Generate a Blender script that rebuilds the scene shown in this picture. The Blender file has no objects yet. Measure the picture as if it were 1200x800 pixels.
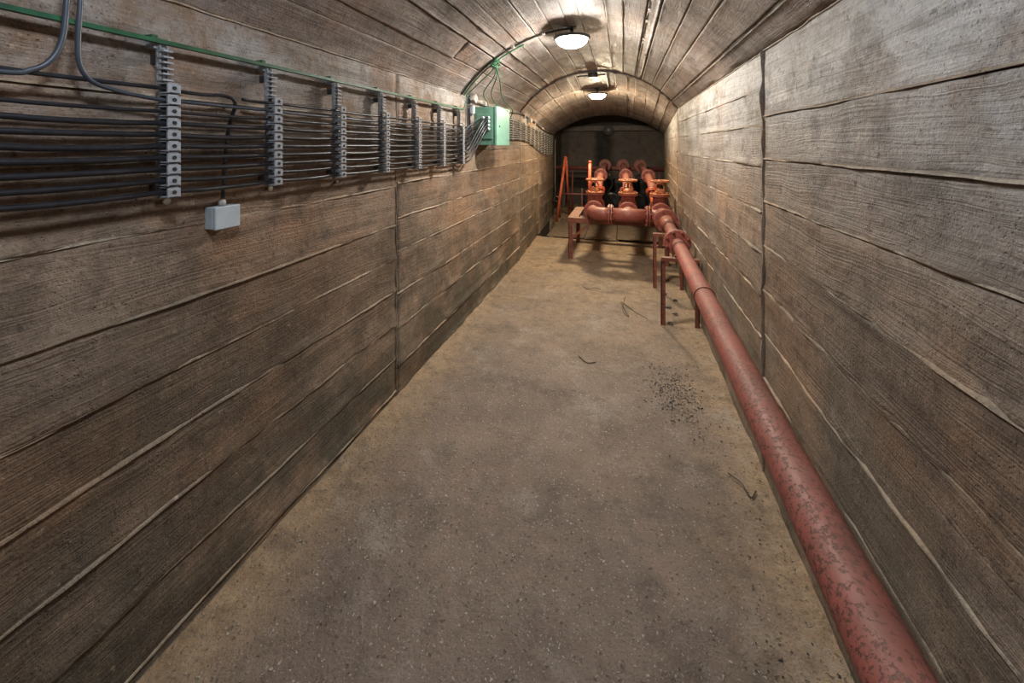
import bpy, bmesh, math, random
from mathutils import Vector, noise, Matrix
random.seed(7)
PI = math.pi
scene = bpy.context.scene

# ---------------------------------------------------------------- camera
cam_d = bpy.data.cameras.new('camera'); cam = bpy.data.objects.new('camera', cam_d)
scene.collection.objects.link(cam); scene.camera = cam
cam_d.sensor_width = 36.0; cam_d.lens = 13.5
cam_d.shift_x = 0.0; cam_d.shift_y = -230/1200
cam_d.clip_start = 0.02
YAW = math.atan(130/450)
cam.location = (0, 0, 1.5); cam.rotation_euler = (PI/2, 0, YAW)

# ---------------------------------------------------------------- world, exposure
w = bpy.data.worlds.new('world'); scene.world = w; w.use_nodes = True
w.node_tree.nodes['Background'].inputs[0].default_value = (0.02, 0.022, 0.025, 1)
w.node_tree.nodes['Background'].inputs[1].default_value = 0.05
vs = scene.view_settings
vs.view_transform = 'Standard'; vs.look = 'None'; vs.gamma = 1; vs.use_curve_mapping = False
vs.exposure = 1.45
# emission of the three ceiling lamps: (colour, strength)
LAMP_NEAR = ((0.74, 0.86, 1.0), 38.0)
LAMP_MID = ((1.0, 0.95, 0.87), 125.0)
LAMP_FAR = ((1.0, 0.84, 0.58), 150.0)

# ---------------------------------------------------------------- helpers
C = scene.collection
def link(o, parent=None):
    C.objects.link(o)
    if parent: o.parent = parent
    return o
def tag(o, label=None, cat=None, group=None, kind=None):
    if label: o['label'] = label
    if cat: o['category'] = cat
    if group: o['group'] = group
    if kind: o['kind'] = kind
    return o
def empty(name, loc=(0, 0, 0), rz=0):
    o = bpy.data.objects.new(name, None); o.location = loc; o.rotation_euler = (0, 0, rz)
    o.empty_display_size = .1
    return link(o)
def finish(o, smooth=False):
    if smooth:
        for p in o.data.polygons: p.use_smooth = True
    return o

class MB:
    """collects geometry for ONE mesh object"""
    def __init__(s): s.v = []; s.f = []; s.uv = None; s.sm = []
    def add(s, vs_, fs_, smooth=False):
        n = len(s.v); s.v += [tuple(p) for p in vs_]
        s.f += [tuple(i+n for i in f) for f in fs_]; s.sm += [smooth]*len(fs_)
        return s
    def box(s, x0, y0, z0, x1, y1, z1, b=0.0, M=None):
        if b <= 0:
            vs_ = [(x, y, z) for x in (x0, x1) for y in (y0, y1) for z in (z0, z1)]
            fs_ = [(0,1,3,2),(4,6,7,5),(0,4,5,1),(2,3,7,6),(0,2,6,4),(1,5,7,3)]
        else:
            bm = bmesh.new(); bmesh.ops.create_cube(bm, size=1)
            for v in bm.verts:
                v.co = Vector(((x0+x1)/2+v.co.x*(x1-x0), (y0+y1)/2+v.co.y*(y1-y0), (z0+z1)/2+v.co.z*(z1-z0)))
            bmesh.ops.bevel(bm, geom=bm.edges[:], offset=b, segments=2, affect='EDGES', profile=.5)
            vs_ = [tuple(v.co) for v in bm.verts]; fs_ = [tuple(v.index for v in f.verts) for f in bm.faces]
            bm.free()
        if M: vs_ = [tuple(M @ Vector(p)) for p in vs_]
        return s.add(vs_, fs_)
    def lathe(s, prof, org, axis=(0, 0, 1), seg=24, smooth=True, cap=True):
        """prof: list of (radius, height along axis)"""
        a = Vector(axis).normalized(); t = Vector((1, 0, 0)) if abs(a.x) < .9 else Vector((0, 1, 0))
        e1 = a.cross(t).normalized(); e2 = a.cross(e1); o = Vector(org)
        vs_ = []; fs_ = []
        for r, h in prof:
            for k in range(seg):
                q = 2*PI*k/seg
                vs_.append(o+a*h+e1*(r*math.cos(q))+e2*(r*math.sin(q)))
        for i in range(len(prof)-1):
            for k in range(seg):
                k2 = (k+1) % seg
                fs_.append((i*seg+k, i*seg+k2, (i+1)*seg+k2, (i+1)*seg+k))
        s.add(vs_, fs_, smooth)
        if cap:
            n = len(s.v)-len(vs_)
            s.f.append(tuple(n+k for k in range(seg))[::-1]); s.sm.append(False)
            s.f.append(tuple(n+(len(prof)-1)*seg+k for k in range(seg))); s.sm.append(False)
        return s
    def cyl(s, p0, p1, r, seg=12, smooth=True):
        p0 = Vector(p0); p1 = Vector(p1)
        return s.lathe([(r, 0), (r, (p1-p0).length)], p0, p1-p0, seg, smooth)
    def tube(s, pts, r, seg=8, res=6, smooth=True, spline=True):
        P = [Vector(p) for p in pts]
        if spline and len(P) > 2:
            Q = [P[0]*2-P[1]]+P+[P[-1]*2-P[-2]]; out = []
            for i in range(1, len(Q)-2):
                a, b, c, d = Q[i-1], Q[i], Q[i+1], Q[i+2]
                for k in range(res):
                    t = k/res
                    out.append(.5*((2*b)+(c-a)*t+(2*a-5*b+4*c-d)*t*t+(3*b-a-3*c+d)*t**3))
            out.append(Q[-2]); P = out
        T = [(P[min(i+1, len(P)-1)]-P[max(i-1, 0)]).normalized() for i in range(len(P))]
        up = Vector((0, 0, 1)) if abs(T[0].z) < .9 else Vector((1, 0, 0))
        n = T[0].cross(up).normalized(); vs_ = []; fs_ = []
        for i, p in enumerate(P):
            n = (n-T[i]*n.dot(T[i])).normalized(); bnm = T[i].cross(n)
            for k in range(seg):
                q = 2*PI*k/seg
                vs_.append(p+n*(r*math.cos(q))+bnm*(r*math.sin(q)))
        for i in range(len(P)-1):
            for k in range(seg):
                k2 = (k+1) % seg
                fs_.append((i*seg+k, i*seg+k2, (i+1)*seg+k2, (i+1)*seg+k))
        m = len(P)-1
        fs_.append(tuple(range(seg))[::-1]); fs_.append(tuple(m*seg+k for k in range(seg)))
        return s.add(vs_, fs_, smooth)
    def torus(s, org, axis, R, r, seg=28, sr=8):
        a = Vector(axis).normalized(); t = Vector((1, 0, 0)) if abs(a.x) < .9 else Vector((0, 1, 0))
        e1 = a.cross(t).normalized(); e2 = a.cross(e1); o = Vector(org); vs_ = []; fs_ = []
        for i in range(seg):
            q = 2*PI*i/seg; d = e1*math.cos(q)+e2*math.sin(q)
            for k in range(sr):
                u = 2*PI*k/sr
                vs_.append(o+d*(R+r*math.cos(u))+a*(r*math.sin(u)))
        for i in range(seg):
            for k in range(sr):
                i2 = (i+1) % seg; k2 = (k+1) % sr
                fs_.append((i*sr+k, i2*sr+k, i2*sr+k2, i*sr+k2))
        return s.add(vs_, fs_, True)
    def build(s, name, mat, parent=None):
        me = bpy.data.meshes.new(name); me.from_pydata(s.v, [], s.f)
        me.polygons.foreach_set('use_smooth', s.sm)
        bm = bmesh.new(); bm.from_mesh(me); bmesh.ops.recalc_face_normals(bm, faces=bm.faces); bm.to_mesh(me); bm.free()
        me.materials.append(mat)
        o = bpy.data.objects.new(name, me)
        if parent is not None and parent.type == 'EMPTY':
            # geometry is given in the thing's own space
            pass
        return link(o, parent)

# ---------------------------------------------------------------- materials
class NT:
    def __init__(s, name):
        s.m = bpy.data.materials.new(name); s.m.use_nodes = True
        s.t = s.m.node_tree; s.b = s.t.nodes['Principled BSDF']
    def n(s, typ, **kw):
        nd = s.t.nodes.new(typ)
        for k, v in kw.items(): setattr(nd, k, v)
        return nd
    def l(s, a, b): s.t.links.new(a, b)
    def val(s, sock, v):
        if hasattr(v, 'is_linked') or isinstance(v, bpy.types.NodeSocket): s.l(v, sock)
        else: sock.default_value = v
    def mapping(s, src, scale=(1, 1, 1), loc=(0, 0, 0)):
        m = s.n('ShaderNodeMapping'); s.l(src, m.inputs[0]); m.inputs['Scale'].default_value = scale
        m.inputs['Location'].default_value = loc; return m.outputs[0]
    def noise(s, vec, scale, detail=4, rough=.55, dist=0):
        m = s.n('ShaderNodeTexNoise'); s.l(vec, m.inputs['Vector'])
        m.inputs['Scale'].default_value = scale; m.inputs['Detail'].default_value = detail
        m.inputs['Roughness'].default_value = rough; m.inputs['Distortion'].default_value = dist
        return m.outputs[0]
    def vor(s, vec, scale, feature='F1', out='Distance'):
        m = s.n('ShaderNodeTexVoronoi', feature=feature); s.l(vec, m.inputs['Vector'])
        m.inputs['Scale'].default_value = scale; return m.outputs[out]
    def ramp(s, fac, stops):
        r = s.n('ShaderNodeValToRGB'); s.l(fac, r.inputs[0]); e = r.color_ramp.elements
        while len(e) < len(stops): e.new(.5)
        for k, (p, c) in enumerate(stops):
            e[k].position = p; e[k].color = (c, c, c, 1) if isinstance(c, (int, float)) else (*c, 1)
        return r.outputs[0]
    def mix(s, fac, a, b, mode='MIX'):
        m = s.n('ShaderNodeMix', data_type='RGBA', blend_type=mode)
        s.val(m.inputs[0], fac)
        for i, x in ((6, a), (7, b)):
            if isinstance(x, tuple): m.inputs[i].default_value = (*x, 1) if len(x) == 3 else x
            else: s.l(x, m.inputs[i])
        return m.outputs[2]
    def math(s, op, a, b=0.0, clamp=False):
        m = s.n('ShaderNodeMath', operation=op, use_clamp=clamp); s.val(m.inputs[0], a)
        if op not in ('SINE', 'ABSOLUTE'): s.val(m.inputs[1], b)
        return m.outputs[0]
    def maprange(s, v, a, b, c=0.0, d=1.0):
        m = s.n('ShaderNodeMapRange'); s.l(v, m.inputs[0])
        for i, x in enumerate((a, b, c, d)): m.inputs[i+1].default_value = x
        return m.outputs[0]
    def bump(s, h, strength, dist, prev=None):
        m = s.n('ShaderNodeBump'); s.l(h, m.inputs['Height']); m.inputs['Strength'].default_value = strength
        m.inputs['Distance'].default_value = dist
        if prev: s.l(prev, m.inputs['Normal'])
        return m.outputs[0]

def concrete(name, c_lo, c_hi, grain=1.0, algae=.6, white=.75, dark_mix=0.0, ochre=.5, zl=(1.35, 1.85), wl=(.40, .62), rgh=(.42, .80), stain=False):
    t = NT(name); tc = t.n('ShaderNodeTexCoord'); uv = tc.outputs['UV']; ob = tc.outputs['Object']
    sep = t.n('ShaderNodeSeparateXYZ'); t.l(ob, sep.inputs[0]); z = sep.outputs[2]
    oi = t.n('ShaderNodeObjectInfo')
    # wood grain printed in the concrete: strongly stretched noise with a wavy warp
    su = t.n('ShaderNodeSeparateXYZ'); t.l(uv, su.inputs[0])
    wn = t.noise(t.mapping(uv, (2.2, 7, 1)), 1.0, 3, .5)
    kn = t.vor(t.mapping(uv, (.9, 3.0, 1)), 1.0)                # knots pull the grain aside
    knp = t.ramp(kn, [(0.0, 1.0), (.30, 0.0)])
    vv = t.math('ADD', su.outputs[1], t.math('MULTIPLY', wn, .075))
    vv = t.math('ADD', vv, t.math('MULTIPLY', knp, .03))
    cb = t.n('ShaderNodeCombineXYZ'); t.l(t.math('MULTIPLY', su.outputs[0], 2.0), cb.inputs[0])
    t.l(t.math('MULTIPLY', vv, 150.0), cb.inputs[1]); t.l(t.math('MULTIPLY', oi.outputs['Random'], 40.0), cb.inputs[2])
    g = t.noise(cb.outputs[0], 1.0, 3, .6)
    gr = t.ramp(g, [(.34, 0.0), (.66, 1.0)])
    fine = t.noise(ob, 160, 3, .6)
    pores = t.vor(ob, 85); pr = t.ramp(pores, [(.08, 0.0), (.22, 1.0)])
    pmask = t.ramp(t.noise(ob, 7, 3), [(.50, 0.0), (.62, 1.0)])
    big = t.noise(ob, 1.7, 5, .62); mid = t.noise(ob, 9, 5, .65)
    col = t.mix(t.ramp(big, [(.30, 0.0), (.72, 1.0)]), c_lo, c_hi)
    col = t.mix(t.math('MULTIPLY', t.ramp(mid, [(.35, 0.0), (.7, 1.0)]), .5), col, tuple(x*1.45 for x in c_hi))
    # iron-brown stains
    och = t.math('MULTIPLY', t.ramp(t.noise(t.mapping(ob, (1, 1, 1), (5, 3, 9)), 2.6, 4), [(.46, 0.0), (.68, 1.0)]), ochre)
    col = t.mix(och, col, (c_hi[0]*1.12, c_hi[1]*.78, c_hi[2]*.52))
    # algae low on the wall
    alg = t.math('MULTIPLY', t.maprange(z, 1.15, .25), t.ramp(t.noise(t.mapping(ob, (1, 1, 1), (1, 7, 2)), 2.2, 5, .7), [(.34, 0.0), (.56, 1.0)]), True)
    col = t.mix(t.math('MULTIPLY', alg, algae), col, (.072, .074, .055))
    # lime bloom high up; on the right wall it also carries painted lamp brightness
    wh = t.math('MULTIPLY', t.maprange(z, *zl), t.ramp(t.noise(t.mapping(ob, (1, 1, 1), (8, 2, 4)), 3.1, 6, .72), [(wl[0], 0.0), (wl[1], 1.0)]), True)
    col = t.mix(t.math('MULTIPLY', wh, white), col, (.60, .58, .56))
    # tone of each board, grain darkness, specks
    tone = t.maprange(oi.outputs['Random'], 0, 1, .82, 1.16)
    col = t.mix(1.0, col, t.n('ShaderNodeCombineColor').outputs[0], 'MULTIPLY') if False else col
    cc = t.n('ShaderNodeCombineColor')
    ff = t.noise(ob, 75, 5, .8); col = t.mix(.55, col, t.mix(1.0, col, t.ramp(ff, [(.32, .25), (.50, 1.0), (.66, 1.0)]), 'MULTIPLY'))
    for i in range(3): t.l(tone, cc.inputs[i])
    col = t.mix(1.0, col, cc.outputs[0], 'MULTIPLY')
    col = t.mix(t.math('MULTIPLY', t.ramp(g, [(.30, 1.0), (.50, 0.0)]), .30*grain), col, tuple(x*.42 for x in c_lo))
    col = t.mix(t.ramp(t.noise(ob, 46, 3, .7), [(.62, 0.0), (.76, .55)]), col, tuple(min(1, x*2.0) for x in c_hi))
    col = t.mix(t.ramp(t.noise(t.mapping(ob, (1, 1, 1), (3, 3, 3)), 30, 4, .75), [(.30, .75), (.42, 0.0)]), col, tuple(x*.3 for x in c_lo))
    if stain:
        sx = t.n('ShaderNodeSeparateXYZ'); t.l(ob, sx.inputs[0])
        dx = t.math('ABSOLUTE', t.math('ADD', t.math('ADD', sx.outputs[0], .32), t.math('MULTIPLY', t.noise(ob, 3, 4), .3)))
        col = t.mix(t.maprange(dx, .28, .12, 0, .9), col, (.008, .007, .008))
    if dark_mix > 0: col = t.mix(dark_mix, col, (.022, .020, .020))  # even mix toward near-black for the end chamber
    # long dark weather streaks along the boards, and coarse blotches
    stx = t.noise(t.mapping(uv, (1.3, 14, 1), (3, 1, 0)), 1.0, 5, .7)
    col = t.mix(t.math('MULTIPLY', t.ramp(stx, [(.34, 1.0), (.52, 0.0)]), .55), col, tuple(x*.5 for x in c_lo))
    blt = t.noise(t.mapping(ob, (1, 1, 1), (7, 7, 1)), 4.3, 6, .75)
    col = t.mix(t.math('MULTIPLY', t.ramp(blt, [(.36, 1.0), (.50, 0.0)]), .55), col, tuple(x*.45 for x in c_lo))
    t.l(col, t.b.inputs['Base Color'])
    t.l(t.maprange(mid, .3, .7, *rgh), t.b.inputs['Roughness'])
    t.b.inputs['Specular IOR Level'].default_value = .32
    h = t.math('ADD', t.math('MULTIPLY', gr, .42*grain), t.math('MULTIPLY', fine, .35))
    h = t.math('ADD', h, t.math('MULTIPLY', mid, 1.1))
    h = t.math('SUBTRACT', h, t.math('MULTIPLY', t.math('MULTIPLY', t.math('SUBTRACT', 1.0, pr), pmask), 1.0))
    b1 = t.bump(t.noise(ob, 13, 8, .72), .6, .014)
    t.l(t.bump(h, .9, .007, b1), t.b.inputs['Normal'])
    return t.m

def floor_mat():
    t = NT('worn_concrete_floor'); tc = t.n('ShaderNodeTexCoord'); ob = tc.outputs['Object']
    sep = t.n('ShaderNodeSeparateXYZ'); t.l(ob, sep.inputs[0]); x = sep.outputs[0]; y = sep.outputs[1]
    big = t.noise(ob, 2.0, 5, .6); mid = t.noise(ob, 11, 5, .65); fine = t.noise(ob, 90, 4, .7)
    col = t.mix(t.ramp(big, [(.33, 0.0), (.68, 1.0)]), (.116, .079, .058), (.262, .184, .137))
    col = t.mix(t.math('MULTIPLY', t.ramp(mid, [(.38, 0.0), (.68, 1.0)]), .55), col, (.25, .205, .165))
    # sandy dust swept to the walls; sand colour also rises toward the far end
    wob = t.math('MULTIPLY', t.math('SUBTRACT', t.noise(ob, 3.5, 5, .7), .5), .55)
    xd = t.math('ABSOLUTE', t.math('ADD', t.math('ADD', x, .34), 0.0))
    sand = t.maprange(t.math('ADD', xd, wob), .62, .98)
    far = t.math('MULTIPLY', t.maprange(y, 2.4, 4.6), t.ramp(t.noise(ob, 2.4, 5, .65), [(.30, .25), (.6, 1.0)]))
    sf = t.math('MAXIMUM', sand, far)
    scol = t.mix(t.ramp(t.noise(ob, 16, 5, .7), [(.35, 0.0), (.7, 1.0)]), (.27, .175, .088), (.52, .37, .22))
    col = t.mix(t.math('MULTIPLY', sf, .80), col, scol)
    # pale lime patches
    lime = t.ramp(t.noise(t.mapping(ob, (1, 1, 1), (4, 1.2, 0)), 3.0, 6, .75), [(.53, 0.0), (.70, .65)])
    col = t.mix(lime, col, (.36, .31, .26))
    dk = t.ramp(t.noise(t.mapping(ob, (1, 1, 1), (2, 6, 0)), 4.5, 6, .75), [(.34, .6), (.50, 0.0)])
    col = t.mix(dk, col, (.070, .050, .038))
    # exposed aggregate: pale and dark chips
    wv = t.n('ShaderNodeTexNoise'); t.l(ob, wv.inputs['Vector']); wv.inputs['Scale'].default_value = 55; wv.inputs['Detail'].default_value = 3
    wm = t.n('ShaderNodeVectorMath', operation='MULTIPLY_ADD'); t.l(wv.outputs['Color'], wm.inputs[0]); wm.inputs[1].default_value = (.022, .022, .022); t.l(ob, wm.inputs[2])
    v = t.n('ShaderNodeTexVoronoi'); t.l(wm.outputs[0], v.inputs['Vector']); v.inputs['Scale'].default_value = 70
    vc = t.n('ShaderNodeSeparateColor'); t.l(v.outputs['Color'], vc.inputs[0])
    chip = t.math('MULTIPLY', t.ramp(v.outputs['Distance'], [(.22, 1.0), (.30, 0.0)]), t.ramp(vc.outputs[0], [(.72, 0.0), (.78, 1.0)]))
    keep = t.math('SUBTRACT', 1.0, t.math('MULTIPLY', sf, .8))
    col = t.mix(t.math('MULTIPLY', t.math('MULTIPLY', chip, keep), .8), col, (.50, .45, .38))
    dchip = t.math('MULTIPLY', t.ramp(v.outputs['Distance'], [(.26, 1.0), (.36, 0.0)]), t.ramp(vc.outputs[1], [(.84, 0.0), (.88, 1.0)]))
    col = t.mix(t.math('MULTIPLY', dchip, .45), col, (.040, .034, .030))
    v2 = t.n('ShaderNodeTexVoronoi'); t.l(wm.outputs[0], v2.inputs['Vector']); v2.inputs['Scale'].default_value = 150
    vc2 = t.n('ShaderNodeSeparateColor'); t.l(v2.outputs['Color'], vc2.inputs[0])
    ch2 = t.math('MULTIPLY', t.ramp(v2.outputs['Distance'], [(.28, 1.0), (.36, 0.0)]), t.ramp(vc2.outputs[0], [(.78, 0.0), (.84, 1.0)]))
    col = t.mix(t.math('MULTIPLY', t.math('MULTIPLY', ch2, keep), .6), col, (.45, .40, .34))
    col = t.mix(t.ramp(fine, [(.30, .6), (.48, 0.0)]), col, (.055, .044, .036))
    t.l(col, t.b.inputs['Base Color'])
    t.l(t.maprange(mid, .3, .7, .48, .8), t.b.inputs['Roughness'])
    h = t.math('ADD', t.math('MULTIPLY', fine, .6), t.math('MULTIPLY', mid, .9))
    h = t.math('ADD', h, t.math('MULTIPLY', chip, .3))
    h = t.math('SUBTRACT', h, t.math('MULTIPLY', dchip, .4))
    t.l(t.bump(h, 1.0, .009), t.b.inputs['Normal'])
    return t.m

def paint(name, c, rust=(.045, .018, .012), rust_amt=.5, rough=.5, dust=.15, scale=38):
    t = NT(name); tc = t.n('ShaderNodeTexCoord'); ob = tc.outputs['Object']
    mid = t.noise(ob, 9, 4, .65)
    col = t.mix(t.ramp(mid, [(.3, 0.0), (.7, 1.0)]), tuple(x*.72 for x in c), tuple(min(1, x*1.22) for x in c))
    sp = t.noise(ob, scale, 5, .75)
    patch = t.ramp(t.noise(ob, 3.4, 4, .6), [(.35, 0.0), (.66, 1.0)])
    spk = t.ramp(t.math('ADD', t.math('MULTIPLY', sp, 1.0), t.math('MULTIPLY', patch, .09)), [(.57, 0.0), (.64, 1.0)])
    col = t.mix(t.math('MULTIPLY', spk, rust_amt), col, rust)
    if dust > 0:
        ge = t.n('ShaderNodeNewGeometry'); sg = t.n('ShaderNodeSeparateXYZ'); t.l(ge.outputs['Normal'], sg.inputs[0])
        d = t.math('MULTIPLY', t.maprange(sg.outputs[2], .35, 1.0), t.ramp(t.noise(ob, 15, 4), [(.3, .4), (.6, 1.0)]))
        col = t.mix(t.math('MULTIPLY', d, dust), col, (.36, .27, .20))
    t.l(col, t.b.inputs['Base Color']); t.b.inputs['Roughness'].default_value = rough
    h = t.math('SUBTRACT', t.math('MULTIPLY', mid, .4), t.math('MULTIPLY', spk, .5))
    t.l(t.bump(h, .6, .002), t.b.inputs['Normal'])
    return t.m

def plain(name, c, rough=.5, metal=0.0, var=.25, scale=20, bump=.0008):
    t = NT(name); tc = t.n('ShaderNodeTexCoord'); ob = tc.outputs['Object']
    nn = t.noise(ob, scale, 4, .6)
    col = t.mix(t.ramp(nn, [(.3, 0.0), (.7, 1.0)]), tuple(x*(1-var) for x in c), tuple(min(1, x*(1+var)) for x in c))
    t.l(col, t.b.inputs['Base Color']); t.b.inputs['Roughness'].default_value = rough
    t.b.inputs['Metallic'].default_value = metal
    t.l(t.bump(nn, .5, bump), t.b.inputs['Normal'])
    return t.m
def emit(name, c, s):
    t = NT(name); t.b.inputs['Base Color'].default_value = (.9, .9, .9, 1)
    t.b.inputs['Emission Color'].default_value = (*c, 1); t.b.inputs['Emission Strength'].default_value = s
    return t.m

M_WALL = concrete('board_marked_concrete_wall', (.158, .112, .080), (.352, .256, .182), grain=.6, algae=.85)
M_WALL_R = concrete('limed_lamplit_concrete_wall', (.168, .123, .092), (.362, .274, .205), grain=.6, algae=.75, white=.95, zl=(1.20, 1.72), wl=(.28, .50), rgh=(.34, .68))  # whitened high up: lime bloom plus near-lamp light put into the colour
M_VAULT = concrete('board_marked_concrete_vault', (.160, .126, .108), (.358, .284, .242), algae=0, white=.40, ochre=.4, grain=.55, rgh=(.42, .72))
M_BACK = concrete('dark_joint_concrete', (.05, .042, .034), (.10, .082, .066), algae=.3, white=.1)
M_FIN = concrete('mortar_ridge_concrete', (.27, .21, .15), (.50, .41, .31), algae=.3, white=.5)
M_DARK = concrete('dark_chamber_concrete', (.10, .085, .075), (.17, .15, .13), algae=0, white=0, dark_mix=.35)
M_DARKWALL = concrete('stained_end_wall_concrete', (.10, .085, .075), (.19, .165, .145), algae=0, white=0, dark_mix=.15, stain=True)
M_BEAM = concrete('pale_beam_concrete', (.20, .18, .17), (.34, .31, .29), algae=0, white=0)
M_FLOOR = floor_mat()
M_PIPE = paint('red_pipe_paint', (.31, .082, .060), rust_amt=.75, rough=.56, dust=.25, scale=80)
M_VALVE = paint('red_valve_paint', (.33, .090, .062), rust_amt=.4, rough=.48, dust=.35, scale=30)
M_WHEEL = paint('orange_handwheel_paint', (.50, .16, .055), rust_amt=.35, rough=.5, dust=.30, scale=30)
M_FRAME = paint('brown_red_frame_paint', (.24, .075, .045), rust_amt=.6, rough=.6, dust=.55, scale=30)
M_POLE = paint('bright_red_pole_paint', (.50, .095, .040), rust_amt=.25, rough=.45, dust=.1)
M_OLDRED = paint('dull_red_pipe_paint', (.20, .060, .050), rust_amt=.6, rough=.6, dust=.15)
M_CABLE = plain('black_cable_sheath', (.018, .018, .022), rough=.36, var=.4, scale=40)
M_GREYCABLE = plain('blue_grey_cable_sheath', (.060, .068, .082), rough=.38, var=.2)
M_LITCABLE = plain('lit_cable_sheath', (.13, .12, .11), rough=.5, var=.3)  # far cables: sheath lightened, the far lamp's light is in the colour
M_BRACKET = plain('galvanised_grey_bracket', (.34, .345, .35), rough=.5, metal=.25, var=.3, scale=60)
M_CLAMP = plain('grey_cable_clamp', (.37, .375, .39), rough=.5, var=.25, scale=90)
M_CLAMP_LIT = plain('lit_cable_clamp', (.58, .56, .52), rough=.5, var=.2, scale=90)  # far clamps: paler copy of the clamp grey, lamp light painted in
M_HOLE = plain('dark_bolt_recess', (.02, .02, .02), rough=.7)
M_GREENRAIL = plain('green_painted_steel', (.022, .105, .045), rough=.45, var=.4)
M_GREENWIRE = plain('green_wire', (.03, .14, .06), rough=.5, var=.3)
M_GREENBOX = plain('pale_green_enamel', (.20, .40, .30), rough=.4, var=.14, scale=14)
M_GREENDARK = plain('darker_green_enamel', (.12, .26, .19), rough=.45, var=.2, scale=14)
M_WHITEBOX = plain('white_plastic', (.52, .57, .60), rough=.45, var=.10)
M_DIRTYWHITE = plain('dusty_white_plastic', (.48, .43, .38), rough=.55, var=.2)
M_STEEL = plain('dark_conduit_steel', (.060, .055, .050), rough=.45, metal=.4, var=.4)
M_BLACK = plain('black_machine_paint', (.012, .014, .020), rough=.35, var=.4)
M_LAMPBASE = plain('grey_lamp_base', (.10, .10, .105), rough=.5, var=.2)
M_PLATE = plain('rusty_floor_plate_steel', (.125, .088, .058), rough=.7, var=.4, scale=12, bump=.002)
M_GRAVEL = plain('dark_gravel', (.06, .052, .045), rough=.8, var=.6, scale=50)
M_STONE = plain('pale_stone_chip', (.40, .36, .30), rough=.8, var=.25, scale=50)
M_ROPE = plain('pale_cord', (.33, .29, .23), rough=.8)
M_PLANK = plain('grey_old_timber', (.16, .135, .11), rough=.8, var=.3)

# ---------------------------------------------------------------- tunnel section (metres)
Y0, YJ, YR, YM, YE, YB = -2.6, 2.01, 4.86, 6.37, 8.3, 10.0
def lerp(a, b, t): return a+(b-a)*t
def sect(y):
    """left wall x, right wall x, springing height, crown height"""
    if y <= YR: return -1.30, .62, 1.93, 2.43
    t = min(1, (y-YR)/(YE-YR))
    return lerp(-1.30, -1.45, t), lerp(.62, .80, t), lerp(1.93, 1.73, t), lerp(2.41, 2.13, t)
def vault_pt(y, t, d):
    xl, xr, zs, zc = sect(y); w2 = (xr-xl)/2; h = zc-zs; R = (w2*w2+h*h)/(2*h); cx = (xl+xr)/2; cz = zc-R
    a = math.asin(w2/R); q = lerp(-a, a, t); rr = R-d
    return (cx+rr*math.sin(q), y, cz+rr*math.cos(q))
def fn(*a): return noise.noise(Vector(a))

def board(parent, P, u0, u1, v0, v1, vlen, mat, seed, lip_side=0, lip=.007, lean=0.0, step=.045, gap=.003, heavy=.12):
    """one board's imprint: P(u, vfrac, depth) -> point. Proud of the backing, wavy edges, ragged mortar lip."""
    nu = max(2, int((u1-u0)/step)); us = [lerp(u0+gap, u1-gap, i/nu) for i in range(nu+1)]
    e = .006/vlen; dv = v1-v0
    fr = [0, 0, e, .12, .36, .64, .88, 1-e, 1, 1]
    dp = [-.016, -.0015, .0, 0, 0, 0, 0, 0, -.0015, -.016]
    V = []; F = []; UV = []
    gv = 1.1 if random.random() < heavy else .05
    su, sv = random.uniform(0, 50), random.uniform(0, 50)
    for i, u in enumerate(us):
        w0 = (fn(u*3.1, seed, 0)*.0045+fn(u*17, seed, 3)*.0022)/vlen
        w1 = (fn(u*3.1, seed+9.3, 0)*.0045+fn(u*17, seed+9.3, 3)*.0022)/vlen
        l0 = max(0, fn(u*2.3, seed, 7)*1.1+fn(u*13, seed, 5)*.9+.35)*lip
        l1 = max(0, fn(u*2.3, seed, 17)*1.1+fn(u*13, seed, 15)*.9-.15)*lip*.6
        for j, (f, d) in enumerate(zip(fr, dp)):
            ff = f
            if f <= e: ff = f+e*(.10+gv)+w0*.6
            elif f >= 1-e: ff = f-e*(.10+gv)+w1*.6
            dd = d+fn(u*2.5, f*3, seed)*.0022+fn(u*11, f*9, seed)*.0010+lean*(f-.5)
            if j in (0, 9): dd = d
            elif lip_side == 0 and j == 2: dd += l0
            elif lip_side == 0 and j == 1: dd += l0*.8
            elif j == 7: dd += l1
            elif j == 8: dd += l1*.8
            V.append(P(u, v0+dv*ff, dd)); UV.append((u+su, ff*vlen+sv))
    m = len(fr)
    for i in range(nu):
        for j in range(m-1): F.append((i*m+j, (i+1)*m+j, (i+1)*m+j+1, i*m+j+1))
    F.append(tuple(range(m))); F.append(tuple(nu*m+j for j in range(m))[::-1])
    me = bpy.data.meshes.new('concrete_board'); me.from_pydata(V, [], F)
    ul = me.uv_layers.new(name='UVMap')
    for lp in me.loops: ul.data[lp.index].uv = UV[lp.vertex_index]
    me.materials.append(mat); me.materials.append(M_FIN)
    for p in me.polygons:
        if len(p.vertices) == 4 and p.index % (m-1) in (0, 1): p.material_index = 1
    o = bpy.data.objects.new('concrete_board', me); link(o, parent)
    for p in me.polygons: p.use_smooth = len(p.vertices) == 4
    bm = bmesh.new(); bm.from_mesh(me); bmesh.ops.recalc_face_normals(bm, faces=bm.faces); bm.to_mesh(me); bm.free()
    return o

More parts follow.
